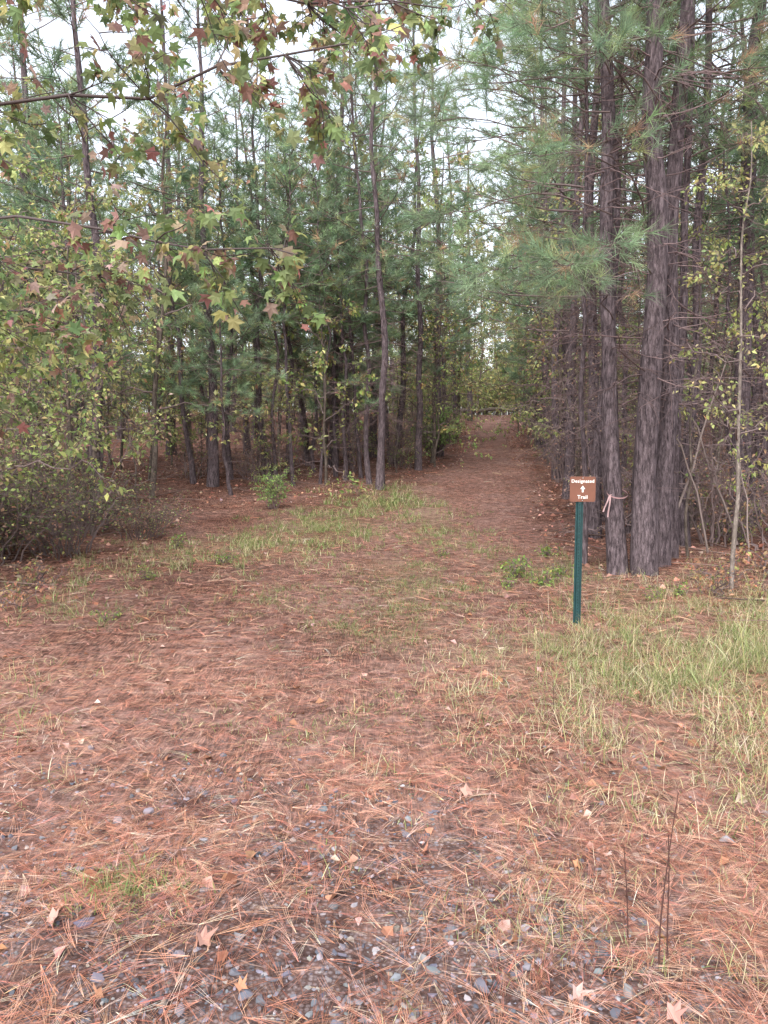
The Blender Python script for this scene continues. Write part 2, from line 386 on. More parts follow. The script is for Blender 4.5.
grass(mb,2.9,6.5,1.3,.9,420,.17)
grass(mb,1.1,5.0,1.1,1.5,420,.09,w=(1.5,2.5,3.5,3,.6))
grass(mb,1.0,7.4,.8,1.8,200,.08)
grass(mb,2.0,3.5,1.1,.9,340,.12,w=dry)
grass(mb,.95,2.35,.9,.6,240,.08,w=dry,wd=.0022)
grass(mb,-1.9,10.6,1.2,2.2,420,.10,wd=.006)
grass(mb,-1.2,13.2,1.3,3.2,560,.13,wd=.007,w=grn)
grass(mb,.0,16.4,1.2,3.2,420,.15,wd=.010,w=grn)
grass(mb,-.1,6.3,.8,.7,200,.05,w=grn); grass(mb,-1.15,7.6,.5,.7,160,.07,w=grn); grass(mb,.3,7.4,1,.9,260,.06,w=grn)
grass(mb,.3,9.0,.9,1.8,340,.07,w=grn); grass(mb,1.1,12.5,.8,4,380,.09,wd=.006,w=grn)
grass(mb,1.9,9.3,.8,1.5,240,.12,w=grn)
grass(mb,-2.3,4.3,.5,.9,200,.11); grass(mb,-2.9,6.0,1,1.6,200,.10); grass(mb,-3.3,9.0,1.0,3,260,.12,w=grn,wd=.005)
grass(mb,-.93,2.55,.24,.16,130,.04,w=(5,2,0.3,.2,3),bl=8,wd=.004,thr=0); grass(mb,-.3,4.2,.8,.8,120,.04,w=grn); grass(mb,-.5,3.2,2.5,1.5,80,.03,w=grn)
grass(mb,3.6,8.0,1.2,1.6,160,.14,w=dry); grass(mb,0,4.5,6,3,160,.05,w=dry)
obj('grass',mb.mesh('grass',[M_GRASS]))

# ---------------------------------------------------------------- trees
PINE_COLS=[(.14,.205,.125),(.17,.245,.135),(.11,.165,.105),(.23,.275,.135),(.32,.20,.125)]
PALE_COLS=[(.20,.285,.17),(.24,.33,.18),(.165,.235,.15),(.31,.35,.17),(.38,.25,.16)]  # lighter needle greens; depth haze put into the colour, near pines share it
def needles(mb, tufts, per, L, w, cols=PINE_COLS, wt=(4,3,3,1.2,.45), mat=1, spread=.5):
    P=np.array([t[0] for t in tufts]); D=unit(np.array([t[1] for t in tufts])); T=len(P)
    tc_=palette(T,cols,wt,.05,.22)
    P=np.repeat(P,per,0); D=np.repeat(D,per,0); n=len(P)
    c=np.repeat(tc_,per,0)*np.exp(rng.normal(0,.15,(n,1)))
    pos=P-D*rng.uniform(0,.14,n)[:,None]*(L/.18)
    d=unit(D*.75+rng.normal(0,spread,(n,3))+np.array([0,0,-.05]))
    s=np.stack([L*rng.uniform(.75,1.2,n),w*rng.uniform(.7,1.3,n),np.full(n,L)],1)
    scatter(mb,NEEDLE_V,NEEDLE_F,pos,d,rng.normal(0,1,(n,3)),s,mat,c)

BR=(.16,.122,.118)
def live_branch(mb,p,r,tufts,nt,tl,up=.3):
    K=len(p); tube(mb,p,np.linspace(r,r*.25,K),4,2,np.array(BR)*rng.uniform(.6,1.2))
    tufts.append((p[-1],p[-1]-p[-2]))
    for j in range(nt):
        t=rng.uniform(.3,1); i=min(int(t*(K-1)),K-2); q=p[i]+(p[i+1]-p[i])*(t*(K-1)-i); d=unit(p[i+1]-p[i])
        sd=unit(np.cross(d,UP))*(1 if j%2 else -1)
        l=tl*rng.uniform(.5,1.2)*(1.25-t*.7)
        q2=path(q,d*rng.uniform(.3,1)+sd*rng.uniform(.3,1)+UP*rng.normal(up,.25),l,3,.15)
        tube(mb,q2,np.linspace(r*.4,r*.2,4),3,2,np.array(BR)*rng.uniform(.6,1.2))
        tufts.append((q2[-1],q2[-1]-q2[-2]+UP*.03)); 
        if l>.3: tufts.append((q2[2],q2[2]-q2[1]))
def dead_branch(mb,p,r,nt,tl,c=(.17,.122,.122)):
    K=len(p); c=np.array(c)*rng.uniform(.6,1.3); tube(mb,p,np.linspace(r,r*.25,K),3,2,c)
    for j in range(nt):
        t=rng.uniform(.25,1); i=min(int(t*(K-1)),K-2); q=p[i]; d=unit(p[i+1]-p[i])
        q2=path(q,d*.8+unit(np.cross(d,UP))*rng.choice([-1,1])*rng.uniform(.3,1)+UP*rng.normal(-.2,.4),tl*rng.uniform(.4,1.3),3,.25,.05)
        tube(mb,q2,np.linspace(r*.45,r*.15,4),3,2,c)
def pine(H_,r0,crown0,Lmax,per=26,nw=.006,nl=.18,dead=14,live=46,nt=6,lean=(0,0),extra=(),wob=.05,sides=10,deadL=1.2,dead0=.8,cols=PINE_COLS,nk=40,azb=None,er=.010):
    mb=MB(); tuf=[]; K=16; t=np.linspace(0,1,K)
    P=np.stack([lean[0]*t*H_,lean[1]*t*H_,t*H_],1); P[1:,:2]+=np.cumsum(rng.normal(0,wob,(K-1,2)),0)*.6
    P[0,2]=-.15
    R=r0*(1-t*.8); R[0]*=1.3
    PP=spline(P,nk); RR=np.interp(np.linspace(0,1,nk),t,R)
    tube(mb,PP,RR,sides,0,(.1,.1,.1),.06)
    def at(h):
        u=np.clip(h/H_,0,1)*(K-1); i=min(int(u),K-2); return P[i]+(P[i+1]-P[i])*(u-i)
    for i in range(dead):
        h=rng.uniform(dead0,max(crown0+.8,dead0+.5)); a=rng.uniform(0,6.283)
        p=path(at(h),(math.cos(a),math.sin(a),rng.uniform(-.3,.3)),deadL*rng.uniform(.35,1.3),5,.16,.06)
        dead_branch(mb,p,.006+r0*.03,4,.4)
    for i in range(live):
        f=(i+rng.uniform(0,1))/live; h=crown0+(H_-crown0)*f; a=i*2.4+rng.normal(0,.4)
        L=Lmax*(1-f)**.6*rng.uniform(.55,1.2)*min(1,.6+f*2)+.25
        if azb is not None: L*=.75+.5*max(0,math.cos(a-azb))
        p=path(at(h),(math.cos(a),math.sin(a),-.05+.7*f+rng.normal(0,.15)),L,6,.1,-.02)
        live_branch(mb,p,.007+.009*L*.5,tuf,max(3,int(nt*(L/1.2))),.5)
    for pts,k in extra:
        p=spline(pts,9,.04); live_branch(mb,p,er,tuf,k,.6,.15)
    needles(mb,tuf,per,nl,nw,cols)
    return mb.mesh('pine_tree',[M_PBARK,M_NEED,M_TWIG])

LEAFC=[(.24,.30,.10),(.17,.24,.08),(.37,.37,.14),(.47,.40,.16),(.33,.18,.12)]
def limb(mb,pts,r,nsub,subL,leaves,ls,cols=LEAFC,w=(4,3,2.5,1.2,1),tm=(LEAF_V,LEAF_F),n3=3,col=BR,jit=.03,r1=.25,droop=.03):
    p=spline(pts,12,jit); tube(mb,p,np.linspace(r,r*r1,12),5,0,col,.03); LP=[];LD=[]
    for j in range(nsub):
        t=rng.uniform(.15,1)**.8; i=min(int(t*11),10); d=unit(p[i+1]-p[i]); sd=rng.normal(0,1,3); sd=unit(sd-d*np.dot(sd,d)); sd[2]*=.6
        q=path(p[i],d*.6+sd,subL*rng.uniform(.4,1.2),5,.18,droop); tube(mb,q,np.linspace(r*.35,r*.1,6),3,0,np.array(col)*rng.uniform(.7,1.3))
        for k in range(n3):
            i2=rng.integers(1,5); d2=unit(q[i2+1]-q[i2]); s2=rng.normal(0,1,3); s2[2]*=.5
            q2=path(q[i2],d2+s2*.7,subL*.4*rng.uniform(.5,1.2),3,.2,droop); tube(mb,q2,np.linspace(r*.15,r*.06,4)+.001,3,0,col)
            m=max(1,int(leaves)); tt=rng.uniform(.2,1.05,m)*3; ii=np.minimum(tt.astype(int),2); pp=q2[ii]+(q2[ii+1]-q2[ii])*(tt-ii)[:,None]
            LP.append(pp); LD.append(np.tile(q2[-1]-q2[-2],(m,1)))
    if LP:
        LP=np.concatenate(LP);LD=unit(np.concatenate(LD)); n=len(LP)
        X=unit(LD*.5+rng.normal(0,.6,(n,3))+np.array([0,0,-.25])); Z=UP+rng.normal(0,.5,(n,3))
        LP=LP+X*.02+rng.normal(0,.02,(n,3))
        scatter(mb,tm[0],tm[1],LP,X,Z,ls*rng.uniform(.55,1.25,n),1,palette(n,cols,w,.08,.25))
def broadleaf(H_,r0,spread,nb,nsub,leaves,ls,base=.25,cols=LEAFC,w=(4,3,2.5,1.2,1),lean=(0,0),tm=(LEAF_V,LEAF_F),bark=None,col=BR,n3=3,wob=.06):
    mb=MB(); K=10; t=np.linspace(0,1,K)
    P=np.stack([lean[0]*t*H_,lean[1]*t*H_,t*H_],1); P[1:,:2]+=np.cumsum(rng.normal(0,wob,(K-1,2)),0)*H_/6; P[0,2]=-.1
    p=spline(P,26)
    tube(mb,p,np.interp(np.linspace(0,1,26),[0,1],[r0,r0*.2]),8,2,col,.04)
    for i in range(nb):
        f=base+(1-base)*(i+rng.uniform())/nb; u=f*(K-1); k=min(int(u),K-2); q=P[k]+(P[k+1]-P[k])*(u-k); a=i*2.4+rng.normal(0,.5)
        L=spread*(1-f)**.4*rng.uniform(.5,1.1)+.2
        pts=path(q,(math.cos(a),math.sin(a),rng.uniform(.1,.7)),L,4,.15,.03)
        limb(mb,pts,r0*.35*(1-f*.6)+.003,nsub,L*.45,leaves,ls,cols,w,tm,n3,col)
    return mb.mesh('broadleaf_tree',[M_TWIG,M_LEAF,bark or M_BARK])
def shrub(h,rad,stems,nsub,leaves,ls,cols=LEAFC,w=(4,3,2.5,1,.4),col=BR,tm=(LEAF_V,LEAF_F),n3=3):
    mb=MB()
    for i in range(stems):
        a=rng.uniform(0,6.28); rr=rng.uniform(.1,1)*rad
        p0=np.array([math.cos(a)*rr*.3,math.sin(a)*rr*.3,-.03]); p1=np.array([math.cos(a)*rr,math.sin(a)*rr,h*rng.uniform(.4,1)])
        limb(mb,[p0,(p0+p1)/2+[0,0,h*.12],p1],.006+.005*h,nsub,h*.35,leaves,ls,cols,w,tm,n3,col)
    return mb.mesh('shrub',[M_TWIG,M_LEAF])

G=dict(sides=7,nk=18)
PV=[pine(rng.uniform(11,14),rng.uniform(.10,.15),rng.uniform(3.0,5.0),rng.uniform(2.0,2.8),per=14,nw=.017,nl=.24,dead=20,live=42,nt=5,dead0=.6,deadL=1.3,wob=.09,**G) for i in range(5)]
PT=[pine(rng.uniform(8,12),rng.uniform(.035,.07),rng.uniform(4,5.5),1.2,per=13,nw=.015,nl=.22,dead=28,live=22,nt=4,dead0=.3,deadL=.9,sides=6,wob=.12,nk=18) for i in range(4)]
PY=[pine(rng.uniform(7.5,9.5),.07,rng.uniform(1.8,3.0),1.8,per=22,nw=.012,nl=.23,dead=18,live=48,nt=8,dead0=.4,deadL=.9,cols=PALE_COLS,wob=.08,**G) for i in range(3)]
FAR_HAZEC=[(.30,.33,.14),(.21,.26,.12),(.44,.42,.18),(.54,.45,.19),(.38,.22,.14)]  # leaf colours lightened to stand in for haze over distant foliage
BV=[broadleaf(rng.uniform(8,12),.07,3.0,18,6,6,.13,.15,FAR_HAZEC,((4,3,3,1.5,.6) if i%2 else (2.5,1.5,3,2.5,1.2))) for i in range(4)]
BS=[broadleaf(rng.uniform(3.5,5.5),.032,1.6,15,6,5,.095,.08,LEAFC) for i in range(4)]
BT=[broadleaf(rng.uniform(3.5,6),.026,1.3,17,7,1,.05,.06,[(.34,.21,.15),(.40,.29,.2),(.24,.25,.1)],(3,2,1),col=(.22,.165,.16),wob=.09) for i in range(3)]
SV=[shrub(rng.uniform(.8,1.5),.8,10,5,4,.07,LEAFC,(4,4,1.5,.8,1)) for i in range(3)]
SB=[shrub(rng.uniform(1.0,1.9),.9,12,6,1,.06,[(.34,.19,.13),(.40,.27,.17),(.18,.21,.08)],(3,2,1.5),(.20,.15,.145)) for i in range(2)]
FERN=[shrub(.28,.28,6,3,4,.05,[(.15,.24,.06),(.23,.30,.08),(.34,.33,.1)],(3,2,.7),n3=2) for i in range(2)]
HEDGE=[shrub(3.2,1.7,16,8,7,.15,[(.33,.37,.14),(.24,.30,.11),(.50,.48,.18),(.15,.18,.08)],(3,3,2.5,1.5)) for i in range(2)]

def place(name,me,x,y,rz=None,sc=1,parent=None,dz=-.03,tilt=.03):
    if rz==0: tilt=0
    rz=rng.uniform(0,6.28) if rz is None else rz
    return obj(name,me,(x,y,float(H(x,y))+dz),rz,sc,parent,tilt)
def uniq(x,y,**k):
    ex=[([np.array(q)-np.array([x,y,0]) for q in pts],n) for pts,n in k.pop('extra',[])]
    me=pine(extra=ex,**k); return place('pine_tree',me,x,y,0)
N1=dict(per=38,nw=.0046,sides=16,wob=.06,cols=PALE_COLS,nl=.19)
uniq(2.74,8.9,H_=13,r0=.10,crown0=5.4,Lmax=2.0,dead=50,dead0=1.9,lean=(-.034,.01),deadL=1.1,**N1,
     extra=[([(2.6,8.9,3.6),(1.9,8.3,3.45),(1.2,7.7,3.25),(.75,7.3,3.05)],22),([(2.6,8.9,4.6),(1.7,8.2,4.7),(.9,7.6,4.6),(.4,7.2,4.5)],20),([(2.6,8.9,2.95),(2.2,8.2,3.2),(1.75,7.6,3.15)],18),
     ([(2.55,8.9,4.1),(1.7,8.6,4.2),(.9,8.4,4.0),(.5,8.3,3.9)],18),([(2.5,8.9,5.2),(1.6,8.7,5.4),(.9,8.5,5.5),(.3,8.5,5.4)],20),([(2.5,8.9,5.6),(1.9,8.2,5.9),(1.3,7.7,5.8),(.7,7.4,5.6)],20)])
uniq(3.02,8.8,H_=15,r0=.135,crown0=5.6,Lmax=2.2,dead=56,dead0=2.1,lean=(-.004,.0),deadL=1.3,**N1,
     extra=[([(3.0,8.8,3.4),(2.4,8.0,3.5),(1.9,7.2,3.25),(1.55,6.8,3.05)],26),([(3.0,8.8,5.0),(2.4,7.9,5.3),(1.7,7.3,5.3),(1.1,6.9,5.1)],20),([(3.0,8.8,5.4),(2.0,8.6,5.9),(1.0,8.3,6.1),(.2,8.0,5.9)],22),
     ([(2.9,8.8,4.0),(2.3,7.9,4.3),(1.6,7.3,4.2),(1.0,6.9,4.0)],20),([(2.9,8.8,4.6),(2.2,7.6,5.0),(1.3,7.0,5.0)],20)])
uniq(3.36,9.3,H_=15,r0=.115,crown0=5.6,Lmax=2.0,dead=56,dead0=1.8,lean=(.014,0),deadL=1.4,**N1,
     extra=[([(3.5,9.3,5.2),(3.0,8.4,5.9),(2.4,7.8,6.1),(2.0,7.4,6.0)],18)])
N2=dict(per=24,nw=.008,wob=.07,dead=44,cols=PALE_COLS)
uniq(3.75,9.9,H_=13,r0=.06,crown0=5,Lmax=1.6,dead0=1.0,lean=(.012,0),**N2)
uniq(2.92,9.7,H_=12,r0=.055,crown0=5,Lmax=1.6,dead0=1.0,lean=(-.006,0),**N2)
uniq(4.3,10.9,H_=13,r0=.075,crown0=5,Lmax=2,dead0=1.2,lean=(.01,0),**N2)
uniq(5.55,12.0,H_=15,r0=.14,crown0=5,Lmax=2.4,dead0=1.5,**N2)
uniq(3.35,12.2,H_=13,r0=.09,crown0=4.2,Lmax=2.6,dead0=1.2,lean=(.015,0),azb=3.1,**N2,extra=[([(3.3,12.2,4.6),(2.4,11.6,4.8),(1.6,11.3,4.6),(1.0,11.2,4.3)],18),([(3.3,12.2,6),(2.3,11.8,6.5),(1.3,11.5,6.6),(.4,11.4,6.4)],20)])
uniq(3.75,13.8,H_=14,r0=.10,crown0=3.6,Lmax=2.8,dead0=1.2,azb=3.1,**N2,extra=[([(3.7,13.8,4.2),(2.7,13.6,4.4),(1.9,13.4,4.2)],16),([(3.7,13.8,6.6),(2.5,13.6,7.2),(1.4,13.4,7.3),(.6,13.3,7.0)],20)])
uniq(4.1,17.2,H_=14,r0=.11,crown0=3.4,Lmax=3.4,dead0=1.2,azb=3.1,**N2)
uniq(4.6,20.5,H_=15,r0=.11,crown0=3.4,Lmax=3.4,dead0=1.2,azb=3.1,live=52,**N2)
uniq(2.52,9.6,H_=11,r0=.035,crown0=5.5,Lmax=1.2,dead0=1.2,lean=(-.02,0),per=26,nw=.006,dead=26)
N3=dict(per=18,nw=.011,wob=.09,cols=PALE_COLS)
uniq(-.1,18.6,H_=12,r0=.10,crown0=4.6,Lmax=2.0,dead=38,dead0=1.0,lean=(-.005,0),**N3)
uniq(-.35,19.4,H_=12,r0=.07,crown0=4.2,Lmax=1.8,dead=34,dead0=1.0,lean=(-.02,0),**N3)
uniq(1.0,22.5,H_=14,r0=.10,crown0=3.8,Lmax=3.0,dead=28,dead0=1.0,azb=0,live=46,**N3)
uniq(1.9,26.5,H_=16,r0=.12,crown0=4.4,Lmax=3.4,dead=28,dead0=1.0,azb=0,live=48,**N3)
uniq(5.4,25.5,H_=16,r0=.12,crown0=4.0,Lmax=3.4,dead=28,dead0=1.0,azb=3.1,live=48,**N3)
for x,y,r in [(-1.3,20.5,.06),(-1.9,21,.05),(-2.9,19.5,.09),(-3.1,20.4,.08),(-2.6,20.8,.07),(-.9,22,.06),(-1.6,19.2,.04),(-2.2,18.8,.05),(-.6,20.4,.05)]:
    uniq(x,y,H_=rng.uniform(8,11),r0=r,crown0=rng.uniform(2.8,4.2),Lmax=1.7,per=18,nw=.012,dead=28,dead0=.5,wob=.12,cols=PALE_COLS,**G)
for x,y,s in [(-4.6,18.6,1.0),(-3.4,17.2,.66),(-6.4,17,1.0),(-2.2,22.5,1.1),(-1.4,21.9,.9),(-8,20,1.1),(-1.0,19.9,.85),(.2,23.5,1.),(-3.9,19.6,1.0),(2.6,31,1.2),(5.9,29,1.2),(6.6,34,1.3)]:
    place('pine_tree',PY[rng.integers(3)],x,y,None,s)
for x,y,s in [(1.5,24.3,1.0),(5.3,22.8,1.0),(3.0,33,1.1),(6.6,31,1.1),(6.0,50,1.0),(9.8,50,1.1),(-1.9,23.5,.95),(-5.5,22,.9)]:
    place('broadleaf_tree',BV[rng.integers(4)],x,y,None,s)
for x,y,s in [(3.5,36.5,1.25),(7.2,37,1.25),(5.1,46,1.2)]: place('pine_tree',PV[rng.integers(5)],x,y,None,s)

pts=[(2.74,8.9),(3.02,8.8),(3.42,9.4),(-.1,18.6),(-.35,19.4)]
for i in range(20):
    x=rng.uniform(3.9,9.0); y=rng.uniform(9.8,15.5); place('pine_tree',PT[rng.integers(4)],x,y,None,rng.uniform(.8,1.2),tilt=.05); pts.append((x,y))
for i in range(18):
    x=rng.uniform(3.7,8.5); y=rng.uniform(9.3,14); place('bare_sapling',BT[rng.integers(3)],x,y,None,rng.uniform(.6,1.1),tilt=.12)
def try_place(n,y0,y1,xr,mind,fn,gap=0.0):
    c=0
    for i in range(n*12):
        if c>=n: break
        y=rng.uniform(y0,y1); x=rng.uniform(-xr(y),xr(y)*1.05)
        if ledge(y)-gap<x<redge(y)+gap and y<60: continue
        if -6.5<x<-3 and y<14: continue
        if any((x-a)**2+(y-b)**2<mind**2 for a,b in pts): continue
        pts.append((x,y)); fn(x,y); c+=1
def mid(x,y):
    u=rng.uniform()
    if u<.24: place('pine_tree',PV[rng.integers(5)],x,y,None,rng.uniform(.8,1.1))
    elif u<.44: place('pine_tree',PT[rng.integers(4)],x,y,None,rng.uniform(.8,1.2),tilt=.05)
    elif u<.58: place('pine_tree',PY[rng.integers(3)],x,y,None,rng.uniform(.6,1.1))
    elif u<.76: place('broadleaf_tree',BV[rng.integers(4)],x,y,None,rng.uniform(.6,1.0))
    elif u<.88: place('sapling_tree',BS[rng.integers(4)],x,y,None,rng.uniform(.7,1.3))
    else: place('bare_sapling',BT[rng.integers(3)],x,y,None,rng.uniform(.7,1.3),tilt=.1)
try_place(160,12,38,lambda y:2.5+.5*y,.95,mid,.2)
far=bpy.data.objects.new('distant_trees',None); scene.collection.objects.link(far)
def farf(x,y):
    u=rng.uniform()
    me=PV[rng.integers(5)] if u<.3 else BV[rng.integers(4)]
    place('distant_tree',me,x,y,None,rng.uniform(1.1,1.5),far)
try_place(80,38,70,lambda y:3+.52*y,2.2,farf,0)
for x in np.arange(-42,58,2.1):
    yy=66+rng.uniform(-3,4)-.004*x*x
    place('distant_shrub',HEDGE[rng.integers(2)],x+rng.normal(0,.5),yy,None,rng.uniform(1.5,2.2),far)
for x in np.arange(-24,-2,1.9): place('distant_shrub',HEDGE[rng.integers(2)],x+rng.normal(0,.5),42+rng.uniform(-4,4),None,rng.uniform(.7,1.1),far)
for x in np.arange(10,30,1.9): place('distant_shrub',HEDGE[rng.integers(2)],x+rng.normal(0,.5),40+rng.uniform(-4,4),None,rng.uniform(.7,1.1),far)
def edge_shrubs(n,y0,y1,meshes,name,smin,smax,depth=2.5,off=.2,pl=.5):
    for i in range(n):
        y=rng.uniform(y0,y1); d=abs(rng.normal(0,depth))+off
        x=ledge(y)-d if rng.uniform()<pl else redge(y)+d
        if (x>0 and y<9): continue
        place(name,meshes[rng.integers(len(meshes))],x,y,None,rng.uniform(smin,smax))
edge_shrubs(30,10,50,SV,'shrub',.5,1.1)
edge_shrubs(70,9.5,40,SB,'bare_shrub',.5,1.2)
edge_shrubs(22,15,30,BT,'bare_sapling',.6,1.2,2.5,.2,.5)
edge_shrubs(16,14,45,BS,'sapling_tree',.5,.9,3,.5)
for x in np.arange(1.5,17,1.0):
    place('distant_shrub',HEDGE[rng.integers(2)],x+rng.normal(0,.3),57.5+rng.uniform(-1.2,3)+.1*abs(x-8),None,rng.uniform(.9,1.35),far)
for x,y,s in [(7.0,60,1.2),(9.0,61,1.3),(5.2,60,1.2),(11,60,1.2),(8.0,66,1.5),(12,66,1.6),(4,66,1.6)]: place('distant_tree',BV[rng.integers(4)],x,y,None,s,far)
for y in (24,28,33,38,43,48,53):
    for sd in (0,1):
        x=ledge(y)-.2 if sd==0 else redge(y)+.1
        place('sapling_tree',BS[rng.integers(4)],x+rng.normal(0,.25),y+rng.normal(0,1),None,rng.uniform(.8,1.2))
holly=shrub(1.9,.9,14,6,5,.10,[(.20,.30,.09),(.28,.37,.12),(.12,.19,.06)],(3,2,2))
place('holly_shrub',holly,1.7,26,None,1.15)
place('holly_shrub',holly,-2.25,15.6,None,.48)
for x,y,s in [(-2.0,9.5,.7),(-2.6,8.4,.6),(1.5,8.8,.9),(1.75,8.3,.8),(1.3,8.1,.6),(2.0,8.7,.8),(1.6,9.2,.8),(2.9,7.5,.6),(-3.0,11,.8),(-2.4,6.6,.5),(-.95,2.56,.16),(-.88,2.5,.12),(.8,10.5,.5),(2.2,10.3,.8),(2.6,7.3,.5)]:
    place('weed_plant',FERN[rng.integers(2)],x,y,None,s)
orange=shrub(.42,.4,7,3,3,.05,[(.42,.24,.14),(.36,.17,.11),(.26,.26,.1)],(3,2,2))
for x,y,s in [(3.3,7.6,.9),(3.7,8.2,1.0),(3.9,7.4,.9),(4.3,8.4,1.2),(-3.6,8.0,.9),(-3.4,6.9,.8)]: place('brown_shrub',orange,x,y,None,s)

# ---------------------------------------------------------------- left edge broadleaf trees
GC=[(.22,.28,.115),(.14,.19,.08),(.32,.35,.14),(.46,.42,.18),(.27,.14,.115),(.36,.26,.20)]
mb=MB(); B0=np.array([-5.2,5.6,0])
def W(*p): return [np.array(q)-B0 for q in p]
tube(mb,spline(W((-5.2,5.6,-.1),(-5.1,5.6,2.2),(-4.9,5.5,4.5),(-4.6,5.4,7.0)),24,.01),np.linspace(.12,.06,24),10,2,(.1,.1,.1),.04)
ST=(STAR_V,STAR_F); gw=(4,4,2.,1,1.6,1.8)
limbs=[((( -5.0,5.6,3.2),(-3.6,5.3,3.75),(-2.2,5.0,3.6),(-.9,4.8,3.75),(.0,4.8,3.9)),.018,30,.7,6),
 (((-4.9,5.6,3.9),(-3.4,5.4,4.6),(-2.0,5.2,4.5),(-.9,5.2,4.4),(.4,5.4,4.4)),.018,34,.75,6),
 (((-5.0,5.6,2.6),(-3.6,5.0,2.9),(-2.3,4.6,2.85),(-1.2,4.5,2.65),(-.5,4.5,2.6)),.014,30,.55,6),
 (((-5.0,5.6,2.2),(-3.9,5.6,2.5),(-3.0,5.6,2.55),(-2.1,5.7,2.3)),.014,26,.6,7),
 (((-4.8,5.5,4.6),(-3.6,5.3,5.0),(-2.3,5.2,4.9),(-.6,5.3,4.7),(.9,5.6,4.6)),.018,34,.8,6),
 (((-4.8,5.5,3.9),(-3.4,4.7,4.2),(-2.0,4.2,4.05),(-.9,4.1,3.85),(.1,4.2,3.8)),.014,30,.55,6),
 (((-5.0,5.6,3.0),(-4.0,6.4,3.2),(-3.0,7.0,3.1),(-2.2,7.3,2.9)),.018,28,.7,6),
 (((-5.0,5.6,1.6),(-4.3,5.9,2.1),(-3.6,6.1,2.1),(-3.0,6.2,1.9)),.012,18,.5,6)]
for p,r,ns,sl,lv in limbs: limb(mb,W(*p),r,ns,sl,lv,.072,GC,gw,ST,3,(.10,.08,.08),.03)
me=mb.mesh('sweetgum_tree',[M_TWIG,M_LEAF,M_BARK]); obj('sweetgum_tree',me,B0)
YG=[(.31,.37,.13),(.20,.27,.09),(.45,.46,.18),(.54,.47,.20),(.32,.19,.14),(.36,.27,.20)]
for x,y,h,sp in [(-4.5,8.2,4.6,1.5),(-5.6,7.2,5.4,1.8),(-5.2,9.8,5.5,1.8),(-4.7,12.3,5,1.6),(-6.4,11,6,2.0),(-5.6,14,6,2.0),(-7.5,13,6.5,2.2)]:
    place('maple_tree',broadleaf(h,.045,sp,17,7,6,.085,.24,YG,(4,4,2.6,1.1,1,1.2)),x,y)
LS=[shrub(2.1,1.2,15,6,4,.08,YG,(4,4,2.2,1,1,1.6)) for i in range(2)]
for x,y,s in [(-4.6,7.3,.7),(-5.0,8.8,.9),(-5.9,10.0,1.1),(-4.9,12.0,.85),(-7,14.5,1.2)]:
    place('leafy_shrub',LS[rng.integers(2)],x,y,None,s)
tk=shrub(1.5,1.2,26,8,2,.055,[(.12,.16,.06),(.17,.21,.08),(.30,.18,.12),(.34,.32,.12)],(3,2,2,.8),(.14,.105,.10))
for x,y,s in [(-4.2,10.2,.85),(-4.9,9.3,.9),(-3.9,12.2,.6),(-5.4,10.6,1.1),(-5.0,12.8,.9)]: place('thicket_shrub',tk,x,y,None,(s*1.2,s*1.2,s*.85))
place('sapling_tree',broadleaf(4.6,.024,1.0,15,5,4,.055,.3,[(.40,.40,.16),(.28,.32,.12),(.46,.38,.18)],(3,3,1.5),bark=M_PALE,wob=.03),3.52,7.7)
place('sapling_tree',broadleaf(4.2,.02,1.2,13,6,4,.06,.2,[(.34,.36,.12),(.26,.32,.1),(.4,.36,.15)],(3,3,1.5)),4.6,8.9)
place('sapling_tree',broadleaf(5,.02,1.2,13,6,4,.06,.2,[(.34,.36,.12),(.26,.32,.1),(.4,.36,.15)],(3,3,1.5)),4.0,10.0)
mb=MB()
for a,b,r in [((4.2,9.9,.1),(3.5,9.6,1.9),.018),((3.6,9.9,.05),(4.6,10.5,2.6),.02),((4.9,10.6,0.1),(4.1,10.9,2.2),.02),((4.4,9.2,.05),(4.35,9.6,1.7),.012)]:
    p=spline([a,(np.array(a)+b)/2+[.05,0,.05],b],8,.02); tube(mb,p,np.linspace(r,r*.4,8),5,0,(.22,.175,.16))
    for k in range(4):
        q=path(p[rng.integers(2,7)],rng.normal(0,1,3)+[0,0,.5],.5,4,.2); tube(mb,q,np.linspace(r*.4,r*.15,5),3,0,(.2,.15,.14))
obj('dead_branches',mb.mesh('dead_branches',[M_TWIG]))
mb=MB(); p=spline([(5.2,54,3.5),(7,54.2,3.65),(9.5,54.5,3.75)],8,.05); tube(mb,p,np.linspace(.16,.1,8),7,0,(.08,.06,.05)); obj('fallen_log',mb.mesh('fallen_log',[M_BARK]))

mb=MB()
for x,y,h in [(.82,2.16,.56),(.86,2.2,.42),(.77,2.3,.30),(1.0,4.4,.22),(1.6,3.6,.25)]:
    p=path((x,y,float(H(x,y))-.01),(.0,0,1),h,8,.02); tube(mb,p,np.linspace(.0028,.0014,9),4,0,(.08,.045,.04))
    for k in range(9):
        i=rng.integers(3,8); q=path(p[i],(rng.normal(0,.7),rng.normal(0,.7),.9),.07*rng.uniform(.5,1.3),3,.1); tube(mb,q,.0009,3,0,(.13,.07,.06))
        scatter(mb,ico*.8,icf,q[-1:],np.array([[1,0,0.]]),np.array([[0,0,1.]]),.004,0,np.array([[.2,.12,.09]]))
obj('dry_weed',mb.mesh('dry_weed',[M_TWIG]))

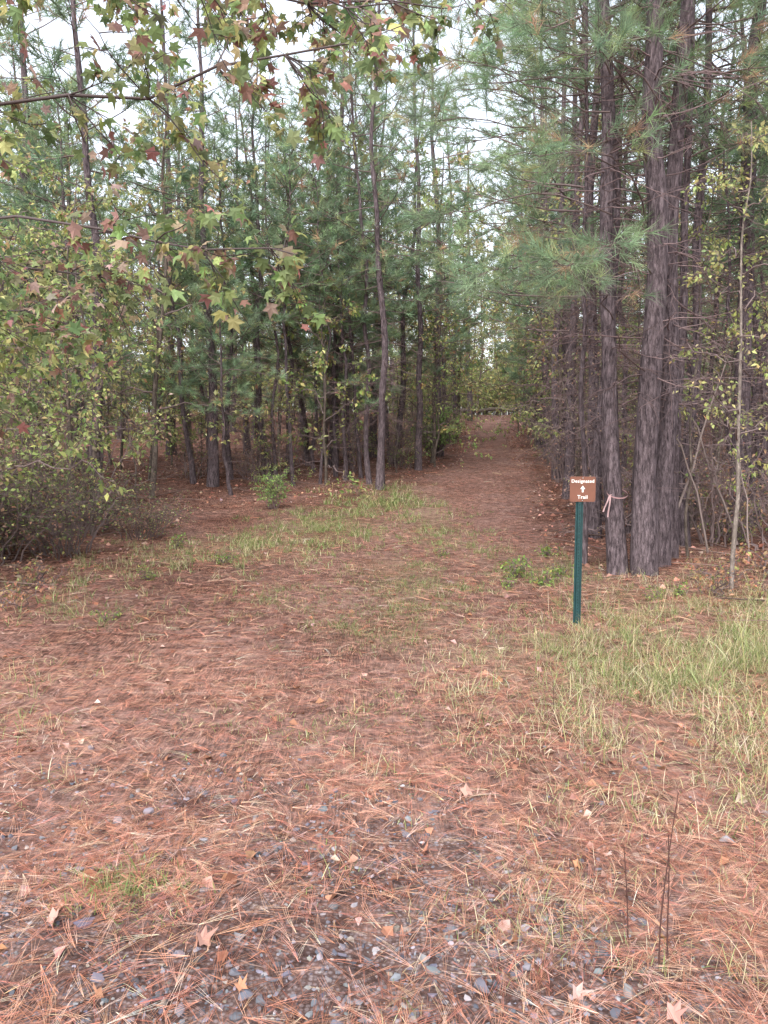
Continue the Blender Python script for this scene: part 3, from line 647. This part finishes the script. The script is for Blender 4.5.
# ---------------------------------------------------------------- sign
sx,sy=1.655,6.5; sz=float(H(sx,sy))
sign=bpy.data.objects.new('trail_sign',None); sign.location=(sx,sy,sz); sign.rotation_euler=(0,0,math.radians(-6)); scene.collection.objects.link(sign)
M_POST=plain_mat('green_post_paint',(.010,.042,.044),.45,.4,0,40,.35); M_PAN=plain_mat('brown_sign_paint',(.15,.062,.040),.55,.3,0,12,.12)
M_WHITE=plain_mat('white_lettering',(.72,.70,.67),.6,.2,0,40,.05); M_BOLT=plain_mat('zinc_bolt',(.45,.45,.45),.4,.5,.8)
def child(name,me,mat,loc=(0,0,0),rot=(0,0,0)):
    o=bpy.data.objects.new(name,me); o.location=loc; o.rotation_euler=rot; o.parent=sign; me.materials.clear(); me.materials.append(mat); scene.collection.objects.link(o); return o
prof=[(-.032,0),(-.032,-.003),(-.019,-.003),(-.013,-.022),(.013,-.022),(.019,-.003),(.032,-.003),(.032,0),(.016,0),(.0105,-.019),(-.0105,-.019),(-.016,0)]
bm=bmesh.new(); lo=[bm.verts.new((a,b,-.2)) for a,b in prof]; hi=[bm.verts.new((a,b,1.22)) for a,b in prof]; n=len(prof)
for i in range(n): bm.faces.new((lo[i],lo[(i+1)%n],hi[(i+1)%n],hi[i]))
bm.faces.new(hi); bm.faces.new(lo[::-1]); bmesh.ops.recalc_face_normals(bm,faces=bm.faces)
me=bpy.data.meshes.new('post'); bm.to_mesh(me); bm.free(); child('post',me,M_POST)
M_HOLE=plain_mat('post_hole',(.01,.012,.012),.9,.1)
RX=Matrix.Rotation(math.radians(90),3,'X')
bm=bmesh.new()
for i in range(40):
    z=.04+i*.0254
    r=bmesh.ops.create_circle(bm,cap_ends=True,segments=8,radius=.0042); bmesh.ops.rotate(bm,verts=r['verts'],cent=(0,0,0),matrix=RX); bmesh.ops.translate(bm,verts=r['verts'],vec=(0,-.0225,z))
me=bpy.data.meshes.new('post_holes'); bm.to_mesh(me); bm.free(); child('post_holes',me,M_HOLE)
bm=bmesh.new(); w,h,cr=.106,.106,.014; vs=[]
for cx,cz,a0 in ((w-cr,h-cr,0),(-w+cr,h-cr,90),(-w+cr,-h+cr,180),(w-cr,-h+cr,270)):
    for k in range(5): a=math.radians(a0+k*22.5); vs.append(bm.verts.new((cx+cr*math.cos(a),0,cz+cr*math.sin(a))))
f=bm.faces.new(vs); r=bmesh.ops.extrude_face_region(bm,geom=[f]); bmesh.ops.translate(bm,verts=[v for v in r['geom'] if isinstance(v,bmesh.types.BMVert)],vec=(0,.004,0))
bmesh.ops.recalc_face_normals(bm,faces=bm.faces); me=bpy.data.meshes.new('panel'); bm.to_mesh(me); bm.free(); child('panel',me,M_PAN,(0.02,-.028,1.165))
def text(s,size,z,nm):
    c=bpy.data.curves.new(nm,'FONT'); c.body=s; c.size=size; c.align_x='CENTER'; c.align_y='CENTER'; c.offset=.0005; c.extrude=.0006; c.space_character=1.08
    o=bpy.data.objects.new('tmp',c); scene.collection.objects.link(o); bpy.context.view_layer.update()
    me=bpy.data.meshes.new_from_object(o.evaluated_get(bpy.context.evaluated_depsgraph_get())); bpy.data.objects.remove(o)
    child(nm,me,M_WHITE,(0.02,-.0296,z),(math.radians(90),0,0))
text('Designated',.039,1.232,'lettering_top'); text('Trail',.042,1.098,'lettering_bottom')
bm=bmesh.new(); ar=[(-.0065,-.026),(.0065,-.026),(.0065,.002),(.020,.002),(0,.030),(-.020,.002),(-.0065,.002)]
vs=[bm.verts.new((a,0,b)) for a,b in ar]; bm.faces.new(vs); me=bpy.data.meshes.new('arrow'); bm.to_mesh(me); bm.free(); child('arrow',me,M_WHITE,(.02,-.0298,1.165))
bm=bmesh.new()
for z in (.088,-.088):
    r=bmesh.ops.create_cone(bm,cap_ends=True,segments=6,radius1=.005,radius2=.004,depth=.006)
    bmesh.ops.rotate(bm,verts=r['verts'],cent=(0,0,0),matrix=RX); bmesh.ops.translate(bm,verts=r['verts'],vec=(0,0,z*1.08))
me=bpy.data.meshes.new('bolts'); bm.to_mesh(me); bm.free(); child('bolts',me,M_BOLT,(.02,-.030,1.165))

mb=MB(); cx,cy,cz=2.70,8.9,.93
a=np.linspace(0,2*math.pi,25); ring=np.stack([cx+.118*np.cos(a),cy+.118*np.sin(a)],1)
for i in range(24):
    z=cz+.05*math.sin(a[i]); z2=cz+.05*math.sin(a[i+1])
    mb.add([(ring[i][0],ring[i][1],z),(ring[i+1][0],ring[i+1][1],z2),(ring[i+1][0],ring[i+1][1],z2+.014),(ring[i][0],ring[i][1],z+.014)],[[0,1,2,3]],0,(.5,.3,.3))
for s,l in ((-1,.2),(-.4,.26)):
    t=np.linspace(0,1,8); xx=cx-.10+s*.09*t; yy=cy-.10-.02*t+.01*np.sin(t*9); zz=cz+.0-l*t**1.4
    for i in range(7): mb.add([(xx[i]-.007,yy[i],zz[i]),(xx[i]+.008,yy[i]-.006,zz[i]),(xx[i+1]+.008,yy[i+1]-.006,zz[i+1]),(xx[i+1]-.007,yy[i+1],zz[i+1])],[[0,1,2,3]],0,(.55,.37,.37))
obj('flagging_ribbon',mb.mesh('flagging_ribbon',[M_LEAF]))

# ---------------------------------------------------------------- light, sky, camera
EL,AZ=math.radians(52),math.radians(200)
w=bpy.data.worlds.new('World'); scene.world=w; w.use_nodes=True; nt=w.node_tree; nt.nodes.clear()
sk=nt.nodes.new('ShaderNodeTexSky'); sk.sky_type='NISHITA'; sk.sun_disc=False; sk.sun_elevation=EL; sk.sun_rotation=AZ; sk.dust_density=4; sk.air_density=1.0
hs=nt.nodes.new('ShaderNodeHueSaturation'); hs.inputs['Saturation'].default_value=.34; hs.inputs['Value'].default_value=3.7
bg=nt.nodes.new('ShaderNodeBackground'); bg.inputs[1].default_value=.15; o=nt.nodes.new('ShaderNodeOutputWorld')
nt.links.new(sk.outputs[0],hs.inputs['Color']); nt.links.new(hs.outputs[0],bg.inputs[0]); nt.links.new(bg.outputs[0],o.inputs[0])
sl=bpy.data.lights.new('sun','SUN'); sl.energy=1.1; sl.angle=math.radians(25); sl.color=(1,.96,.92)
so=bpy.data.objects.new('sun',sl); scene.collection.objects.link(so)
dv=Vector((math.sin(AZ)*math.cos(EL),math.cos(AZ)*math.cos(EL),math.sin(EL)))
so.rotation_euler=dv.to_track_quat('Z','Y').to_euler(); so.location=(0,0,30)
cam=bpy.data.cameras.new('camera'); co=bpy.data.objects.new('camera',cam); scene.collection.objects.link(co)
cam.sensor_fit='VERTICAL'; cam.sensor_height=24; cam.lens=18.05; cam.clip_end=1000; cam.clip_start=.05
co.location=(0,0,1.55); co.rotation_euler=(math.radians(90-5.34),0,0); scene.camera=co
scene.view_settings.view_transform='Standard'; scene.view_settings.look='None'; scene.view_settings.exposure=0
print('objects',len(bpy.data.objects))
